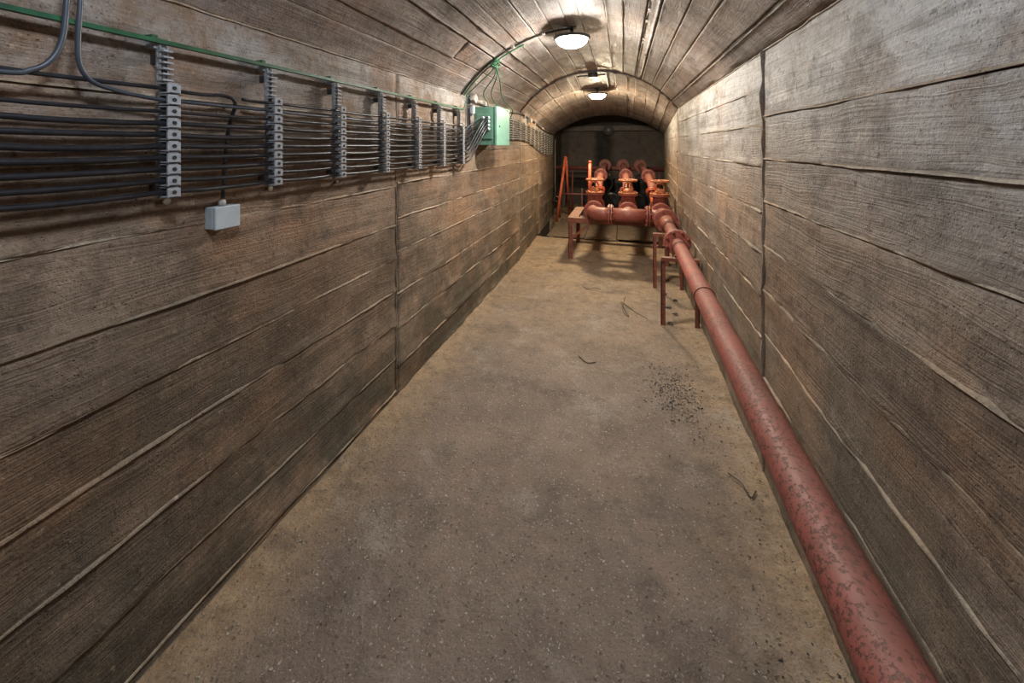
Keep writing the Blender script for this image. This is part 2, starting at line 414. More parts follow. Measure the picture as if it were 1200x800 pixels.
def wallP(side):
    def P(u, z, d):
        xl, xr, zs, zc = sect(u)
        return (xl+d, u, z) if side < 0 else (xr-d, u, z)
    return P
def slab_loft(name, side, ys, thick=.25):
    mb = MB(); V = []; F = []
    for y in ys:
        xl, xr, zs, zc = sect(y)
        x0 = xl-.012 if side < 0 else xr+.012; x1 = x0+thick*side
        V += [(x0, y, -.3), (x0, y, zs+.02), (x1, y, zs+.02), (x1, y, -.3)]
    for i in range(len(ys)-1):
        a = i*4; b = a+4
        for k in range(4): F.append((a+k, a+(k+1) % 4, b+(k+1) % 4, b+k))
    F.append((0, 1, 2, 3)); n = (len(ys)-1)*4; F.append((n+3, n+2, n+1, n))
    return mb.add(V, F).build(name, M_BACK)

def ridge(parent, pts, normals, r, seed, name='joint_ridge', mat=None):
    """ragged mortar fin along a construction joint"""
    V = []; F = []
    for i, (p, nrm, tan) in enumerate(zip(pts, normals[0], normals[1])):
        p = Vector(p); nrm = Vector(nrm); tan = Vector(tan)
        h = r*(.55+.9*max(0, fn(i*.37, seed, 1)+.3)); wd = r*(1.0+.6*fn(i*.9, seed, 2)); off = tan*(fn(i*.31, seed, 4)*.006)
        V += [p+off-tan*wd-nrm*.012, p+off-tan*wd*.35+nrm*h, p+off+tan*wd*.3+nrm*h*.9, p+off+tan*wd-nrm*.012]
    for i in range(len(pts)-1):
        a = i*4; b = a+4
        for k in range(3): F.append((a+k, a+k+1, b+k+1, b+k))
    return MB().add(V, F).build(name, mat or M_FIN, parent)

# walls
wall_left = tag(slab_loft('wall_left', -1, [Y0, YR, YE]), 'left concrete wall with printed timber boards, behind the cables', kind='structure')
wall_right = tag(slab_loft('wall_right', 1, [Y0, YR, YE]), 'right concrete wall with printed timber boards beside the red pipe', kind='structure')
secL = [(Y0, YJ, [0, .040, .233, .432, .635, .823, 1.022, 1.25, 1.45, 1.64]),
        (YJ, YR, [0, .17, .40, .605, .86, 1.06, 1.27, 1.46, 1.66]),
        (YR, YM, [0, .22, .43, .64, .87, 1.07, 1.28, 1.50, 1.70]),
        (YM, YE, [0, .19, .41, .62, .83, 1.05, 1.25, 1.45, 1.62])]
secR = [(Y0, YJ, [0, .24, .44, .64, .84, 1.042, 1.246, 1.437, 1.629]),
        (YJ, YR, [0, .21, .40, .61, .80, 1.00, 1.19, 1.40, 1.59, 1.76]),
        (YR, YE, [0, .22, .43, .63, .83, 1.02, 1.22, 1.42, 1.60])]
sd = 0
for side, secs, par in ((-1, secL, wall_left), (1, secR, wall_right)):
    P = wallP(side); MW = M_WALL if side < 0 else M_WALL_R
    for (a, b, zz) in secs:
        top = min(sect(a)[2], sect(b)[2])
        sl = sect(a)[2]-sect(b)[2]
        for i, z0 in enumerate(zz):
            last = i == len(zz)-1
            sd += 1
            if last:
                zt = sect(a)[2]-.004
                def PP(u, z, d, P=P, z0=z0, zt=zt):
                    k = (z-z0)/(zt-z0); return P(u, z0+k*(sect(u)[2]-.004-z0), d)
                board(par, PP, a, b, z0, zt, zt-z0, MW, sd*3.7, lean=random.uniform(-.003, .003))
            else:
                z1 = zz[i+1]
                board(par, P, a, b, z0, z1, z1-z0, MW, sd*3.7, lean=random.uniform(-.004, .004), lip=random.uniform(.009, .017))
# thin ragged mortar fins squeezed out between the boards
def hjoint(par, side, a, b, z, seed):
    n = int((b-a)/.03); pts = []; N = []
    for i in range(n+1):
        u = lerp(a+.01, b-.01, i/n); xl, xr, zs, zc = sect(u)
        pts.append((xl if side < 0 else xr, u, z+.003+fn(u*3.1, seed, 0)*.0045+fn(u*14, seed, 2)*.002)); N.append((-side, 0, 0))
    V = []; F = []
    for i, p in enumerate(pts):
        h = max(-.004, .0065+fn(i*.09, seed, 1)*.010+fn(i*.45, seed, 6)*.005); wd = .0052+.002*fn(i*.5, seed, 3); x, y, zz = p; d = -side
        V += [(x-d*.010, y, zz-wd*.5), (x+d*h, y, zz-wd*.6), (x+d*h*.8, y, zz+wd*.3), (x-d*.010, y, zz+wd*1.8)]
    for i in range(n):
        for k in range(3): F.append((i*4+k, i*4+k+1, i*4+5+k, i*4+4+k))
    MB().add(V, F).build('mortar_fin', M_FIN, par)
for side, secs, par in ((-1, secL, wall_left), (1, secR, wall_right)):
    for (a, b, zz) in secs:
        for i, z in enumerate(zz[1:]): hjoint(par, side, a, b, z, a*7+i*3.3+side)
# vertical joint ridges
def vjoint(par, side, y, seed, r=.008):
    xl, xr, zs, zc = sect(y); x = xl if side < 0 else xr; n = 60
    pts = [(x, y+fn(i*.2, seed, 3)*.008+fn(i*.8, seed, 9)*.005, zs*i/n) for i in range(n+1)]
    ridge(par, pts, ([(-side, 0, 0)]*(n+1), [(0, 1, 0)]*(n+1)), r, seed)
vjoint(wall_left, -1, YJ, 1.5, .006); vjoint(wall_left, -1, YR, 2.5, .007); vjoint(wall_left, -1, YM, 4.5, .006)
vjoint(wall_right, 1, YJ, 5.5, .013); vjoint(wall_right, 1, YR, 6.5, .005)

# vault
def vault_shell():
    ys = [Y0, YR, YE]; n = 24; V = []; F = []
    for y in ys:
        for k in range(n+1): V.append(vault_pt(y, k/n, -.012))
        for k in range(n+1): V.append(vault_pt(y, k/n, -.22))
    m = 2*(n+1)
    for i in range(len(ys)-1):
        for k in range(n):
            F.append((i*m+k, i*m+k+1, (i+1)*m+k+1, (i+1)*m+k))
            F.append((i*m+n+1+k, (i+1)*m+n+1+k, (i+1)*m+n+2+k, i*m+n+2+k))
        for k in (0, n): F.append((i*m+k, (i+1)*m+k, (i+1)*m+n+1+k, i*m+n+1+k))
    for i in (0, len(ys)-1):
        for k in range(n): F.append((i*m+k, i*m+k+1, i*m+n+2+k, i*m+n+1+k))
    return MB().add(V, F).build('ceiling', M_BACK)
ceiling = tag(vault_shell(), 'barrel vault ceiling printed with lengthwise timber boards', kind='structure')
def vault_section(a, b, nb, jit):
    global sd
    ts = [0]
    for i in range(1, nb): ts.append((i+random.uniform(-jit, jit))/nb)
    ts.append(1)
    for i in range(nb):
        sd += 1
        cuts = [a, b]
        if random.random() < .45 and b-a > 2: cuts = [a, random.uniform(a+.25*(b-a), b-.25*(b-a)), b]
        for c0, c1 in zip(cuts[:-1], cuts[1:]):
            board(ceiling, lambda u, v, d: vault_pt(u, v, d), c0, c1, ts[i], ts[i+1], (ts[i+1]-ts[i])*2.25, M_VAULT, sd*3.7+c0, lean=random.uniform(-.012, .012), lip=random.uniform(.003, .011), gap=.0015, heavy=.30)
vault_section(Y0, YR, 17, .22); vault_section(YR, YE, 15, .12)
def ring(y, r, seed):
    n = 90; pts = []; N = []; T = []
    for k in range(n+1):
        p = Vector(vault_pt(y, k/n, 0)); q = Vector(vault_pt(y, k/n, .1)); pts.append(p); N.append((q-p).normalized()); T.append(Vector((0, 1, 0)))
    ridge(ceiling, pts, (N, T), r, seed, mat=M_BACK)
ring(YR, .020, 3.3)
# ragged ridge along both springings
for side in (-1, 1):
    for a, b in ((Y0, YR), (YR, YE)):
        n = int((b-a)/.035); pts = []; N = []; T = []
        for i in range(n+1):
            y = lerp(a, b, i/n); xl, xr, zs, zc = sect(y)
            pts.append((xl if side < 0 else xr, y, zs+fn(y*2, side, 8)*.004)); N.append(Vector((-side, 0, -.1)).normalized()); T.append(Vector((0, 0, 1)))
        ridge(ceiling, pts, (N, T), .007, 7+side)

# floor: worn slab with a shallow pit at the far end
def floor_mesh():
    V = []; F = []; xs = [-1.5+i*.06 for i in range(41)]; 
    ys = [Y0+i*.08 for i in range(int((6.18-Y0)/.08))]+[6.18]
    for y in ys:
        for x in xs:
            ed = max(0, abs(x+.34)-.80)/.16
            z = fn(x*1.7, y*1.7, 1)*.003+fn(x*6, y*6, 2)*.0016+min(1, ed)**1.5*.010*(1+fn(x*5, y*5, 4))
            V.append((x, y, z if abs(x+.34) < 1.1 else 0))
    m = len(xs)
    for i in range(len(ys)-1):
        for j in range(m-1): F.append((i*m+j, i*m+j+1, (i+1)*m+j+1, (i+1)*m+j))
    mb = MB().add(V, F, True)
    n0 = len(V)-m       # front lip of the pit
    mb.box(-1.6, Y0, -.35, 1.0, 6.18, -.02)
    mb.box(-1.7, 6.18, -.45, 1.1, 7.75, -.33)
    mb.box(-1.9, 7.75, -.45, 1.4, YB+.2, -.002)
    return mb.build('floor', M_FLOOR)
floor = tag(floor_mesh(), 'dusty worn concrete floor with exposed pebbles', kind='structure')
# shallow beams carrying the pit covers
MB().box(-.15, 6.18, -.33, -.05, 7.75, -.02).box(.52, 6.18, -.33, .62, 7.75, -.02).box(-.90, 6.18, -.33, -.80, 7.75, -.02).build('pit_beam', M_BACK, floor)

# rear chamber, and an added unseen wall keeping light in behind the camera
wb = tag(MB().box(-1.9, YB, -.4, 1.5, YB+.25, 2.9).build('wall_back', M_DARK), 'dark end wall behind the pumps', kind='structure')
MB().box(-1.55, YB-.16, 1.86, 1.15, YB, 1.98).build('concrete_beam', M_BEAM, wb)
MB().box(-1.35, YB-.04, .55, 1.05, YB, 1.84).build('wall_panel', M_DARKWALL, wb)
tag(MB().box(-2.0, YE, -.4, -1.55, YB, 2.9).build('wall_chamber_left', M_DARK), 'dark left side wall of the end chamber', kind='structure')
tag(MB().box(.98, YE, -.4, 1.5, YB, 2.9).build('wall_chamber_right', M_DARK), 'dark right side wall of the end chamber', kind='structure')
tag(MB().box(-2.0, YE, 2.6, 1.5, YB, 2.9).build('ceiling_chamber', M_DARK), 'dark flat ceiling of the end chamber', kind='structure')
def arch_face():
    V = []; F = []; n = 24
    for yy in (YE+.001, YE+.12):
        for k in range(n+1): V.append(vault_pt(YE, k/n, -.001)[0:1]+(yy,)+vault_pt(YE, k/n, -.001)[2:3])
        for k in range(n+1): V.append((vault_pt(YE, k/n, 0)[0], yy, 2.7))
    m = 2*(n+1)
    for k in range(n):
        F += [(k, k+1, n+2+k, n+1+k), (m+k, m+n+1+k, m+n+2+k, m+k+1), (k, m+k, m+k+1, k+1)]
    return MB().add(V, F).build('trim_arch', M_DARK)
tag(arch_face(), 'end of the vault above the dark chamber opening', kind='structure')
tag(MB().box(-1.6, Y0-.2, -.4, .95, Y0, 2.7).build('wall_front_added', M_WALL), 'added concrete wall closing the tunnel behind the photographer, unseen', kind='structure')

# ---------------------------------------------------------------- ceiling lamps
def make_lamp(loc, drop, em, label):
    t = empty('ceiling_lamp', loc); tag(t, label, 'lamp', 'round ceiling lamps of the tunnel')
    MB().cyl((0, 0, 0), (0, 0, -drop), .014, 12).lathe([(.035, 0), (.035, -.012)], (0, 0, 0), seg=16).build('stem', M_STEEL, t)
    MB().lathe([(.05, -drop+.012), (.125, -drop), (.142, -drop-.006), (.142, -drop-.020), (.12, -drop-.026)], (0, 0, 0), seg=36).build('base_plate', M_LAMPBASE, t)
    pr = [(.118*math.cos(a), -drop-.026-.062*math.sin(a)) for a in [i*PI/2/8 for i in range(8)]]+[(.004, -drop-.088)]
    MB().lathe(pr, (0, 0, 0), seg=32).build('glass_dome', emit('lamp_glass_'+str(round(em[1])), *em), t)
    return t
make_lamp((-.36, .30, 2.425), .075, LAMP_NEAR, 'round ceiling lamp overhead nearest the photographer, out of view')
make_lamp((-.385, 3.02, 2.425), .075, LAMP_MID, 'glaring round ceiling lamp, the larger and nearer one')
make_lamp((-.36, 5.75, 2.335), .075, LAMP_FAR, 'smaller round ceiling lamp just past the arch joint')
# unlit round lamp in the chamber
t = empty('bulkhead_lamp', (-.34, YB-.17, 1.88)); tag(t, 'unlit round lamp on the dark end wall beam', 'lamp')
MB().lathe([(.13, 0), (.13, -.03), (.11, -.045)], (0, 0, 0), (0, 1, 0), 28).build('lamp_rim', plain('dull_lamp_rim', (.10, .10, .105)), t)
MB().lathe([(.10, -.045), (.085, -.075), (.05, -.095), (.01, -.10)], (0, 0, 0), (0, 1, 0), 28).build('lamp_glass', plain('dull_lamp_glass', (.16, .165, .17), rough=.2), t)

# conduit over the vault to the middle lamp and along the crown to the far one
def vcurve(y, t0, t1, n, d=.016): return [vault_pt(y if not callable(y) else y(k/n), lerp(t0, t1, k/n), d) for k in range(n+1)]
cd = empty('arched_conduit', (0, 0, 0)); tag(cd, 'dark cable conduit arching over the vault to the nearer lamp', 'conduit')
MB().tube(vcurve(lambda k: lerp(2.95, 3.02, k), .0, .475, 16, .014), .009, 8, 3).build('conduit_run', M_STEEL, cd)
MB().tube(vcurve(lambda k: lerp(2.975, 3.04, k), .0, .30, 12, .024), .006, 8, 3).build('green_wire', M_GREENWIRE, cd)
for q in (.14, .26, .38):
    p = Vector(vault_pt(2.99, q, .012)); MB().box(-.012, -.018, -.012, .012, .018, .012, .002, Matrix.Translation(p)).build('clip', M_DIRTYWHITE, cd)
jb = empty('junction_box', (-.36, YR+.03, 2.40)); tag(jb, 'dark round junction box at the crown of the arch joint', 'junction box')
MB().lathe([(.055, 0), (.06, -.005), (.06, -.05), (.05, -.058)], (0, 0, 0), seg=20).build('box_body', M_STEEL, jb)
MB().torus((0, 0, -.03), (0, 0, 1), .066, .006, 20, 6).build('rim', M_STEEL, jb)
fc = empty('crown_conduit', (0, 0, 0)); tag(fc, 'bent conduit from junction box to the far ceiling lamp', 'conduit')
MB().tube([(-.30, YR+.03, 2.37), (-.24, YR+.03, 2.375), (-.20, YR+.10, 2.375), (-.20, 5.55, 2.325), (-.26, 5.72, 2.30), (-.355, 5.75, 2.295)], .009, 8, 5).build('conduit_run', M_STEEL, fc)
MB().tube([(-.42, YR+.03, 2.37), (-.50, YR+.03, 2.37), (-.55, YR+.01, 2.36)], .009, 8, 4).build('conduit_stub', M_STEEL, fc)
fa = empty('side_conduit', (0, 0, 0)); tag(fa, 'thin conduit climbing the far vault from the left wall to the far lamp', 'conduit')
MB().tube(vcurve(lambda k: lerp(5.45, 5.75, k), .02, .47, 14, .012), .007, 6, 3).build('conduit_run', M_DIRTYWHITE, fa)

# ---------------------------------------------------------------- cable brackets and cables on the left wall
XC = -1.243           # cable axis
PITCH = .0325
ROWS = [1.660-PITCH*i for i in range(10)]
def make_bracket(y, label, group, top=1.782, rows=ROWS, empties=3, pitch=PITCH, far=False):
    xl = sect(y)[0]; t = empty('cable_bracket', (xl, y, rows[-1]-.03)); zb = t.location.z
    tag(t, label, 'cable bracket', group)
    L = lambda z: z-zb
    # wall rail: C profile on stand-off feet
    z0, z1 = L(rows[-1]-pitch*.55), L(top); so = .003 if far else .030; k = .5 if far else 1
    MB().box(so, -.011*k, z0, so+.005, .011*k, z1).box(so+.005, -.011*k, z0, so+.016, -.008*k, z1).box(so+.005, .008*k, z0, so+.016, .011*k, z1).build('rail', M_BRACKET, t)
    MB().box(-.008, -.009*k, z0+.02, so, .006*k, z0+.045).box(-.008, -.006*k, z1-.05, so, .006*k, z1-.025).build('stand_off', M_STEEL, t)
    if not far:
        for i in range(empties):
            z = L(rows[0]+pitch*(i+1))
            MB().box(so+.008, -.013, z-.011, so+.034, .013, z-.006).box(so+.008, -.013, z+.006, so+.034, .013, z+.011).box(so+.004, -.013, z-.006, so+.010, .013, z+.006).build('empty_clamp', M_CLAMP, t)
    xf = .040 if far else .087
    for z in rows:
        z = L(z); h = pitch*.47; m = MB()
        # saddle gripping the cable: two cheeks, a face plate and a foot
        m.box(so+.006, -.015*k, z-h, xf, .015*k, z-h+.004, .001)
        if not far: m.box(so+.012, -.013, z+h-.004, xf-.004, .013, z+h, .001)
        m.box(xf-.006, -.0165*k, z-h, xf, .0165*k, z+h*(.72 if not far else .1), .001)
        c = m.build('clamp', M_CLAMP_LIT if far else M_CLAMP, t)
        if not far:
            MB().lathe([(.0056, 0), (.0056, .0022)], (xf-.0005, 0, z), (1, 0, 0), 10).build('bolt', M_HOLE, c)
    if not far:
        MB().box(-.006, -.018, L(top)-.010, .036, .012, L(top)+.016, .002).build('top_lug', M_CLAMP, t)
    return t
byn = ['behind the two hanging grey cables, nearest the left edge', 'largest in view, left of the white box', 'second in view, right of the white box', 'third in view along the black cables', 'fourth in view along the black cables', 'just past the first wall joint', 'second before the green box', 'nearest before the green box']
BY = [.433+.342*i for i in range(8)]
for i, y in enumerate(BY):
    make_bracket(y, 'grey comb-like cable bracket '+byn[i], 'cable brackets before the green box')

def run_cable(z, i, y0, y1, brs):
    pts = []; ph = random.uniform(0, 6)
    y = y0; ks = sorted([y0]+[b for b in brs if y0 < b < y1]+[y1])
    for a, b in zip(ks[:-1], ks[1:]):
        pts.append((XC, a, z))
        sag = random.uniform(.001, .006)
        for q in (.25, .5, .75):
            pts.append((XC+random.uniform(-.002, .003), lerp(a, b, q), z-sag*4*q*(1-q)))
    pts.append((XC, ks[-1], z)); return pts
ordn = ['topmost', 'second', 'third', 'fourth', 'fifth', 'sixth', 'seventh', 'eighth', 'ninth', 'lowest']
rad = [.0065, .0075, .006, .0085, .009, .0095, .009, .009, .0085, .0085]
gland = []
GB0 = 3.25
for i, z in enumerate(ROWS):
    r_ = rad[i]*(.86 if i != 1 else .75)
    if i == 0:
        pts = run_cable(z, i, .36-1.0, .93, BY)+[(XC+.002, .965, z-.008), (XC-.006, .978, z-.035), (-1.272, .975, 1.56), (-1.276, .965, 1.44), (-1.276, .958, 1.325)]
        lab = 'topmost black cable, turning down to the small white box'
    elif i == 1:
        pts = [(-1.235, .592, 2.05), (-1.235, .591, 1.94), (-1.235, .590, 1.84), (-1.235, .586, 1.74), (-1.236, .590, 1.69), (-1.238, .612, 1.655), (-1.241, .66, z+.012), (XC, .72, z+.003), (XC, .775, z)]+run_cable(z, i, .80, 2.84, BY)[1:]
        lab = 'grey cable dropping from the vault and bending right onto the second row'
    else:
        pts = run_cable(z, i, -1.0, 2.84, BY)
        lab = 'black cable on the left wall, %s row from the top of the brackets' % ordn[i] if i < 9 else 'lowest black cable on the left wall brackets'
    if i >= 1:
        g = (i-1) % 5; col = (i-1)//5
        gx = -1.205+.05*col; gz = 1.745-.034*g
        pts = pts+[(XC+.004+.012*col, 2.92+.012*g, z+.002), (XC+.012+.03*col, 3.00+.014*g, lerp(z, gz, .35)), (lerp(XC, gx, .9), 3.10+.012*g, lerp(z, gz, .82)), (gx, GB0-.06, gz), (gx, GB0-.012, gz)]
        gland.append((gx, gz))
    o = MB().tube(pts, r_, 8, 5).build('electric_cable', M_GREYCABLE if i == 1 else M_CABLE)
    tag(o, lab, 'cable', 'black cables before the green box')
o = MB().tube(run_cable(ROWS[0]-.004, 0, 1.00, 2.80, BY)+[(-1.262, 2.90, 1.62), (-1.280, 2.98, 1.50), (-1.285, 3.02, 1.42)], .0055, 8, 4).build('electric_cable', M_CABLE)
tag(o, 'thin top-row black cable starting right of the white box', 'cable', 'black cables before the green box')
o = MB().tube([(-1.235, .572, 2.05), (-1.235, .570, 1.94), (-1.235, .567, 1.835), (-1.235, .560, 1.745), (-1.236, .542, 1.692), (-1.238, .512, 1.664), (-1.240, .46, 1.652), (-1.262, .2, 1.655), (-1.262, -.6, 1.66)], .0058, 10, 6).build('electric_cable', M_GREYCABLE)
tag(o, 'grey cable dropping from the vault and bending to the left edge', 'cable')
# green strip above the brackets
gr = empty('earthing_strip', (0, 0, 0)); tag(gr, 'green painted steel strip above the cable brackets', 'steel strip')
MB().box(-1.266, -1.0, 1.787, -1.260, 2.93, 1.801).box(-1.260, -1.0, 1.787, -1.250, 2.93, 1.790).build('strip', M_GREENRAIL, gr)
for y in BY: MB().box(-1.305, y-.022, 1.796, -1.267, y-.006, 1.812, .002).build('strip_holder', M_GREENRAIL, gr)

# small white box
wbx = empty('small_white_box', (-1.30, .958, 1.227)); tag(wbx, 'small white junction box on the left wall below the cables', 'junction box')
MB().box(0, -.041, 0, .034, .041, .072, .003).build('box_body', M_WHITEBOX, wbx)
MB().box(.035, -.042, -.001, .048, .042, .073, .003).build('box_lid', M_WHITEBOX, wbx)
MB().lathe([(.011, 0), (.011, .012), (.008, .02)], (.022, .0, .073), seg=12).build('cable_gland', M_DIRTYWHITE, wbx)

# green control box
G0, G1 = 3.25, 3.64
gb = empty('green_control_box', (-1.30, (G0+G1)/2, 1.50)); tag(gb, 'pale green steel control box on the left wall at the end of the brackets', 'control box')
hy = (G1-G0)/2
MB().box(0, -hy, 0, .195, hy, .345, .004).build('box_body', M_GREENDARK, gb)
MB().box(.198, -hy-.004, -.004, .222, hy+.004, .349, .004).build('door', M_GREENBOX, gb)
lk = MB().lathe([(.009, 0), (.009, .006)], (.222, -hy+.07, .17), (1, 0, 0), 12).build('lock', M_STEEL, bpy.data.objects['door'])
MB().box(.03, -hy-.006, .055, .18, -hy, .28, .002).build('gland_plate', M_GREENDARK, gb)
for gx, gz in gland:
    MB().lathe([(.014, 0), (.014, -.008), (.0115, -.010), (.0115, -.022), (.008, -.026)], (gx+1.30, -hy-.006, gz-1.50), (0, 1, 0), 10).build('cable_gland', M_WHITEBOX, gb)
# small white boxes above and left of it
t = empty('white_socket_box', (-1.30, 3.17, 1.775)); tag(t, 'narrow upright white box left of the green control box', 'junction box')
MB().box(0, -.022, 0, .03, .022, .078, .003).build('box_body', M_WHITEBOX, t)
MB().box(.03, -.020, .004, .036, .020, .074, .002).build('box_lid', M_WHITEBOX, t)
t = empty('tilted_white_box', (-1.275, 3.14, 1.90)); t.rotation_euler = (math.radians(-32), 0, 0); tag(t, 'tilted dusty white box above the green control box', 'junction box')
MB().box(0, -.030, -.03, .035, .030, .05, .003).build('box_body', M_DIRTYWHITE, t)
MB().box(.035, -.028, -.028, .041, .028, .048, .002).build('box_lid', M_DIRTYWHITE, t)
t = empty('springing_white_box', (-1.31, 5.40, 1.855)); tag(t, 'small white box at the spring of the far vault', 'junction box')
MB().box(0, -.05, -.03, .04, .05, .03, .003).build('box_body', M_DIRTYWHITE, t)
MB().box(.04, -.045, -.026, .047, .045, .026, .002).build('box_lid', M_DIRTYWHITE, t)

# green wires: tangle at the haunch and strands down to the box
K = Vector(vault_pt(3.0, .17, .03))
tw = [( 'green wire hanging from the vault to the left side of the green box', [(K), K+Vector((-.02, .0, -.06)), Vector((-1.24, 3.02, 1.95)), Vector((-1.25, 2.95, 1.86)), Vector((-1.256, 2.92, 1.80))]),
      ( 'green wire hanging from the vault to the top of the green box', [(K), K+Vector((-.01, .03, -.10)), Vector((-1.17, 3.16, 1.96)), Vector((-1.17, 3.26, 1.88)), Vector((-1.18, 3.30, 1.855))]),
      ( 'green wire hanging from the vault to the right side of the green box', [(K), K+Vector((.0, .06, -.10)), Vector((-1.13, 3.24, 1.95)), Vector((-1.12, 3.42, 1.86)), Vector((-1.13, 3.58, 1.855))]),
      ( 'long green wire passing in front of the box to the far brackets', [(K), K+Vector((.02, .07, -.12)), Vector((-1.06, 3.36, 1.93)), Vector((-1.05, 3.66, 1.84)), Vector((-1.24, 4.02, 1.70))])]
for lab, pts in tw:
    tag(MB().tube(pts, .0045, 6, 6).build('green_wire_strand', M_GREENWIRE), lab, 'wire', 'green wires above the control box')
rng = random.Random(3); pts = []
for i in range(22):
    a = i*1.9; pts.append(K+Vector((.035*math.cos(a)+rng.uniform(-.01, .01), .04*math.sin(a)+rng.uniform(-.01, .01), -.005+.035*math.sin(a*.7)+rng.uniform(-.01, .01))))
tag(MB().tube(pts, .0045, 6, 5).build('green_wire_coil', M_GREENWIRE), 'tangled coil of green wire on the vault conduit', 'wire')
t = empty('wall_cable_feed', (0, 0, 0)); tag(t, 'upright dark cables between the white box and the lamp conduit', 'cable')
for k in range(3):
    MB().tube([(-1.285, 3.05+.03*k, 1.93), (-1.285, 3.055+.03*k, 1.82), (-1.283, 3.06+.03*k, 1.70), (-1.27, 3.07+.03*k, 1.62-.03*k), (-1.265, 3.10+.02*k, 1.57-.03*k)], .006, 6, 4).build('cable_strand', M_CABLE if k else M_GREYCABLE, t)
sp = empty('springing_conduit', (0, 0, 0)); tag(sp, 'dark conduit running along the top of the left wall past the green box', 'conduit')
MB().tube([(sect(y)[0]+.015, y, sect(y)[2]-.030-.02*math.sin((y-3)*2)) for y in [3.12+.35*k for k in range(15)] if y < YE], .010, 8, 3).build('conduit_run', M_STEEL, sp)
for y in (3.5, 4.3, 5.1, 5.9, 6.7): MB().box(sect(y)[0], y-.012, sect(y)[2]-.05, sect(y)[0]+.03, y+.012, sect(y)[2]-.01, .002).build('clip', M_DIRTYWHITE, sp)

# far brackets and cables
def ftop(y): return lerp(1.80, 1.67, max(0, min(1, (y-4.4)/3.35)))
def fbot(y):
    t = max(0, min(1, (y-4.9)/2.3)); t = t*t*(3-2*t); return lerp(1.575, 1.34, t)
NR = 9
FB = [4.10, 4.43, 4.77]+[5.10+.335*i for i in range(9)]
fword = ['first', 'second', 'third', 'fourth', 'fifth', 'sixth', 'seventh', 'eighth', 'ninth', 'tenth', 'eleventh', 'last']
for k, y in enumerate(FB):
    p = (ftop(y)-fbot(y))/(NR-1)
    make_bracket(y, 'grey cable bracket beyond the green box, %s counting into the tunnel' % fword[k], 'cable brackets beyond the green box', ftop(y)+.035, [ftop(y)-p*i for i in range(NR)], 0, p, far=True)
fw = ['topmost', 'second', 'third', 'fourth', 'fifth', 'sixth', 'seventh', 'eighth', 'lowest']
for i in range(NR):
    pts = []
    for k in range(24):
        y = 3.66+k*(7.95-3.66)/23; x = sect(y)[0]+.026
        pts.append((x, y, lerp(ftop(y), fbot(y), i/(NR-1))+random.uniform(-.002, .002)))
    tag(MB().tube(pts, .0085, 8, 2).build('electric_cable', M_LITCABLE), 'black cable beyond the green box, %s row of the far brackets' % fw[i], 'cable', 'black cables beyond the green box')
# stray bolts left in the wall
rng = random.Random(5)
for k, (y, z) in enumerate([(.80, 1.335), (1.145, 1.335), (1.50, 1.325)]):
    tag(MB().lathe([(.006, 0), (.006, .012), (.010, .012), (.010, .018)], (-1.30, y, z), (1, 0, 0), 8).build('wall_bolt', M_DIRTYWHITE),
        'small rusty wall bolt %s' % ['below the largest cable bracket', 'below the bracket right of the white box', 'below the third bracket in view'][k], 'bolt', 'bolts under the lowest cable')

# ---------------------------------------------------------------- red pipework
def flange(mb, c, ax, R, th=.018, seg=28):
    a = Vector(ax).normalized()
    mb.lathe([(R*.55, -th/2), (R-.004, -th/2), (R, -th/2+.003), (R, th/2-.003), (R-.004, th/2), (R*.55, th/2)], c, a, seg, smooth=False)
def flange_pair(parent, c, ax, R, nb=8, name='flange', mat=None, gapd=.026):
    a = Vector(ax).normalized(); c = Vector(c); mat = mat or M_VALVE
    for s in (-1, 1):
        m = MB(); flange(m, c+a*s*gapd/2*1.05, a, R); f = m.build(name, mat, parent)
    t = Vector((1, 0, 0)) if abs(a.x) < .9 else Vector((0, 1, 0)); e1 = a.cross(t).normalized(); e2 = a.cross(e1)
    b = MB()
    for k in range(nb):
        q = 2*PI*(k+.5)/nb; p = c+(e1*math.cos(q)+e2*math.sin(q))*(R*.84)
        b.cyl(p-a*(gapd/2+.024), p+a*(gapd/2+.024), .006, 6, False)
        for s in (-1, 1): b.cyl(p+a*s*(gapd/2+.010), p+a*s*(gapd/2+.020), .011, 6, False)
    b.build('flange_bolts', mat, parent)['kind'] = 'stuff'

ZP = .64; XM = .470; YMAN = 4.92; RM = .082
pt = empty('long_red_pipe', (0, 0, 0)); tag(pt, 'long red painted pipe along the right wall running towards the camera', 'pipe')
def px(y): return lerp(.408, .470, (y+1)/5.4)
MB().tube([(px(y), y, .628+.012*(y+1)/5.4) for y in [-2.4+.4*i for i in range(15)]]+[(px(3.62), 3.62, .638)], .0545, 32, 1, spline=False).build('pipe_run', M_PIPE, pt)
MB().tube([(px(3.72), 3.72, .638), (px(4.36), 4.36, .64)], .057, 32, 1, spline=False).build('pipe_run', M_PIPE, pt)
flange_pair(pt, (px(3.68), 3.68, .638), (0, 1, 0), .112, 8)
for y in (2.40, 4.20): MB().torus((px(y), y, .637), (0, 1, 0), .056, .0035, 28, 6).build('weld_seam', M_PIPE, pt)
# manifold
mf = empty('red_manifold', (0, 0, 0)); tag(mf, 'red flanged manifold pipe crossing in front of the three valves', 'pipe manifold')
XV = [-.370, .065, .465]
YV = 5.36
